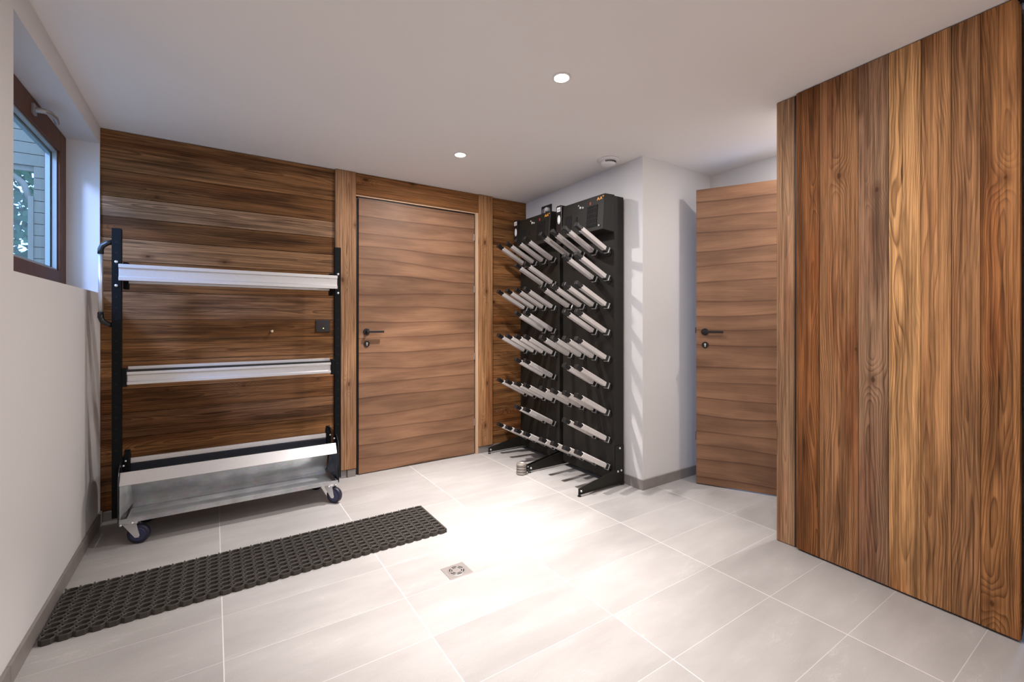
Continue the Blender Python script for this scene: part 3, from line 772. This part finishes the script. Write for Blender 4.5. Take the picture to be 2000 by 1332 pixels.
# ============================================================ BOOT DRYING RACKS
def make_rack():
    """origin on the floor at the near right corner; body x -0.11..-0.01 from the wall, y 0..0.542"""
    r = empty('boot_drying_rack', (XR, 2.18, 0))
    XF = -0.110
    w = MB(); w.box(XF, -0.02, 0.0, 0.542, 0.035, 1.985)
    w.build('back_panel', 'rackblack', r, bevel=0.003)
    # fan housing
    w = MB()
    w.hexa([(XF - 0.108, 0.0, 1.745), (XF + .004, 0.0, 1.735), (XF + .004, 0.432, 1.735), (XF - 0.108, 0.432, 1.745),
            (XF - 0.090, 0.0, 1.988), (XF + .004, 0.0, 1.992), (XF + .004, 0.432, 1.992), (XF - 0.090, 0.432, 1.988)])
    hs = w.build('fan_housing', 'rackblack', r, bevel=0.004)
    def fx_(z): return XF - 0.108 + (z - 1.745) / 0.243 * 0.018 - 0.0008
    g = MB()
    def fr_plate(mb, ya, yb, za, zb_, mi=0, th=0.0015):
        mb.hexa([(fx_(za) - th, ya, za), (fx_(za) + .001, ya, za), (fx_(za) + .001, yb, za), (fx_(za) - th, yb, za), (fx_(zb_) - th, ya, zb_), (fx_(zb_) + .001, ya, zb_), (fx_(zb_) + .001, yb, zb_), (fx_(zb_) - th, yb, zb_)], mi)
    fr_plate(g, 0.060, 0.165, 1.775, 1.925, 0)
    for k in range(7): fr_plate(g, 0.066 + k * 0.0145, 0.0695 + k * 0.0145, 1.778, 1.922, 1, .004)
    for k in range(4): fr_plate(g, 0.060, 0.165, 1.795 + k * 0.036, 1.7975 + k * 0.036, 1, .0045)
    g.build('air_grille', ['hole', 'rackblack'], hs)['label'] = 'black air intake grille'
    g = MB(); fr_plate(g, 0.325, 0.400, 1.78, 1.90); fr_plate(g, 0.262, 0.278, 1.845, 1.875); g.build('dark_window', 'hole', hs)
    for (ya, za, rr) in ((0.250, 1.953, .006), (0.232, 1.935, .010), (0.205, 1.930, .008), (0.035, 1.775, .007)):
        MB().lathe([(rr, 0), (rr, -.006), (rr * .6, -.009)], (fx_(za), ya, za), 16, axis='x').build('control_knob', 'chrome', hs)
    # orange maker's mark (two small peaks) and a red mark
    g = MB()
    for k in range(2):
        y_ = 0.052 - k * 0.026 + 0.006
        for (pa, pb) in (((y_ + .010, 1.952), (y_, 1.972)), ((y_, 1.972), (y_ - .010, 1.952))):
            g.hexa([(fx_(pa[1]) - .0015, pa[0] + .003, pa[1]), (fx_(pa[1]), pa[0] + .003, pa[1]), (fx_(pa[1]), pa[0] - .003, pa[1]), (fx_(pa[1]) - .0015, pa[0] - .003, pa[1]),
                    (fx_(pb[1]) - .0015, pb[0] + .003, pb[1]), (fx_(pb[1]), pb[0] + .003, pb[1]), (fx_(pb[1]), pb[0] - .003, pb[1]), (fx_(pb[1]) - .0015, pb[0] - .003, pb[1])])
        fr_plate(g, y_ - .006, y_ + .006, 1.957, 1.961)
    fr_plate(g, 0.006, 0.018, 1.968, 1.974)
    g.build('maker_mark', 'orange', hs)['label'] = 'small orange lettering'
    g = MB(); fr_plate(g, 0.128, 0.140, 1.935, 1.955); g.build('warning_mark', 'redprint', hs)
    # control column at the left of the housing
    w = MB(); xx = -0.212
    prof = [(0.438, 1.71), (0.500, 1.71), (0.500, 1.985)] + [(0.488 + 0.012 * math.cos(k * PI / 8), 1.990 + 0.012 * math.sin(k * PI / 8)) for k in range(5)] + [(0.450 + 0.012 * math.cos(PI / 2 + k * PI / 8), 1.990 + 0.012 * math.sin(PI / 2 + k * PI / 8)) for k in range(5)]
    w.prism(prof, 'x', xx, XF + 0.002)
    cb = w.build('control_box', 'plastic', r, bevel=0.002)
    g = MB(); g.box(xx - 0.0012, xx, 0.450, 0.490, 1.955, 1.988)
    for k in range(3): g.box(xx - 0.0016, xx - .001, 0.454 + k * .011, 0.460 + k * .011, 1.962, 1.976, 1)
    g.build('setting_label', ['label', 'steel'], cb)
    g = MB(); g.tr = Matrix.Translation((xx, 0.468, 1.895)) @ Matrix.Diagonal((1, .017, .034, 1)); g.lathe([(1, 0), (1, -.0012), (.3, -.0016)], (0, 0, 0), 28, axis='x'); g.build('oval_badge', 'label', cb)
    # drying arms
    th = math.radians(27.3)
    rows = [0.116, 0.303, 0.487, 0.673, 0.857, 1.038, 1.221, 1.412, 1.602]
    ys = [0.046, 0.168, 0.297, 0.430]
    proto = None
    def arm():
        T = Matrix.Rotation(-th, 4, 'Y') @ Matrix.Rotation(PI, 4, 'Z')   # local -x outward, tilted up
        T = Matrix.Rotation(th, 4, 'Y')
        w = MB(); w.tr = T
        q = 0.0165
        # ridge backed open aluminium channel
        P = [(-q, -q), (q, -q), (q, q * .7), (0, q * 1.15), (-q, q * .7)]
        w.prism(P, 'x', -0.290, -0.052)
        w.prism([(-0.290, q * .2), (-0.302, -q), (-0.290, -q)], 'y', -q, -q + .003); w.prism([(-0.290, q * .7), (-0.297, q * .7), (-0.290, 0)], 'y', q - .003, q)
        a = w.build('drying_arm', 'tubealu', r, bevel=0.0015)
        w = MB(); w.tr = T; k = q * .86
        w.prism([(-k, -k), (k, -k), (k, k * .8), (0, k * 1.1), (-k, k * .8)], 'x', -0.345, -0.289)
        w.prism([(-q, -q * .9), (q, -q * .9), (q, q * .85), (-q, q * .85)], 'x', -0.347, -0.330)
        w.build('arm_tip', 'plastic', a, bevel=0.003)['label'] = 'black plastic tip'
        w = MB(); w.tr = T; w.box(-0.054, 0.004, -q * 1.05, q * 1.05, -q * 1.15, q * 1.05); w.tr = Matrix.Identity(4)
        w.lathe([(0.021, 0.0), (0.021, -0.010), (0.017, -0.014)], (0, 0, -0.003), 20, axis='x')
        w.build('arm_socket', 'plastic', a, bevel=0.002)['label'] = 'black plastic socket'
        w = MB(); w.tr = T; w.box(-0.030, -0.020, -q * 1.2, q * 1.2, -q * 1.25, q * 1.18)
        w.build('arm_clip', 'chrome', a, bevel=0.001)['label'] = 'bright metal clip'
        return a
    for ri, z in enumerate(rows):
        for k, y in enumerate(ys):
            if ri % 2 == 1 and k > 1: continue
            if proto is None: proto = arm(); o = proto
            else: o = copy_tree(proto, r)
            o.location = (XF, y, z)
    # legs and feet
    for y, s_ in ((-0.004, -1), (0.546, 1)):
        w = MB()
        w.prism([(-0.440, 0.014), (-0.440, 0.052), (-0.110, 0.112), (-0.022, 0.118), (-0.022, 0.014)], 'y', y - .0015, y + .0015)
        w.prism([(-0.440, 0.014), (-0.022, 0.014), (-0.022, 0.017), (-0.440, 0.017)], 'y', min(y, y + s_ * 0.011), max(y, y + s_ * 0.011)) 
        w.box(-0.104, -0.024, y - .0022, y + .0022, 0.10, 0.272)
        lg = w.build('leg', 'rackblack', r, bevel=0.0008)
        for fxx in (-0.430, -0.034):
            MB().lathe([(0.012, 0), (0.012, 0.006), (0.007, 0.009), (0.006, 0.015)], (fxx, y - s_ * 0.001, 0), 18).build('levelling_foot', 'plastic', lg)
        for (bx, bz) in ((-0.064, 0.255), (-0.082, 0.098), (-0.050, 0.100), (-0.418, 0.032)):
            MB().lathe([(0.0075, 0), (0.0075, -.004), (.004, -.006)], (bx, y - .002, bz), 14, axis='y').build('bolt', 'chrome', lg)
    return r
rack = make_rack()
tag(rack, 'nearer black boot drying rack with slanted aluminium arms, beside the white corner', 'boot dryer', 'boot drying racks against the white wall')
rack2 = copy_tree(rack)
rack2.location = (XR, 2.765, 0)
tag(rack2, 'farther black boot drying rack with slanted arms, next to the board wall', 'boot dryer', 'boot drying racks against the white wall')
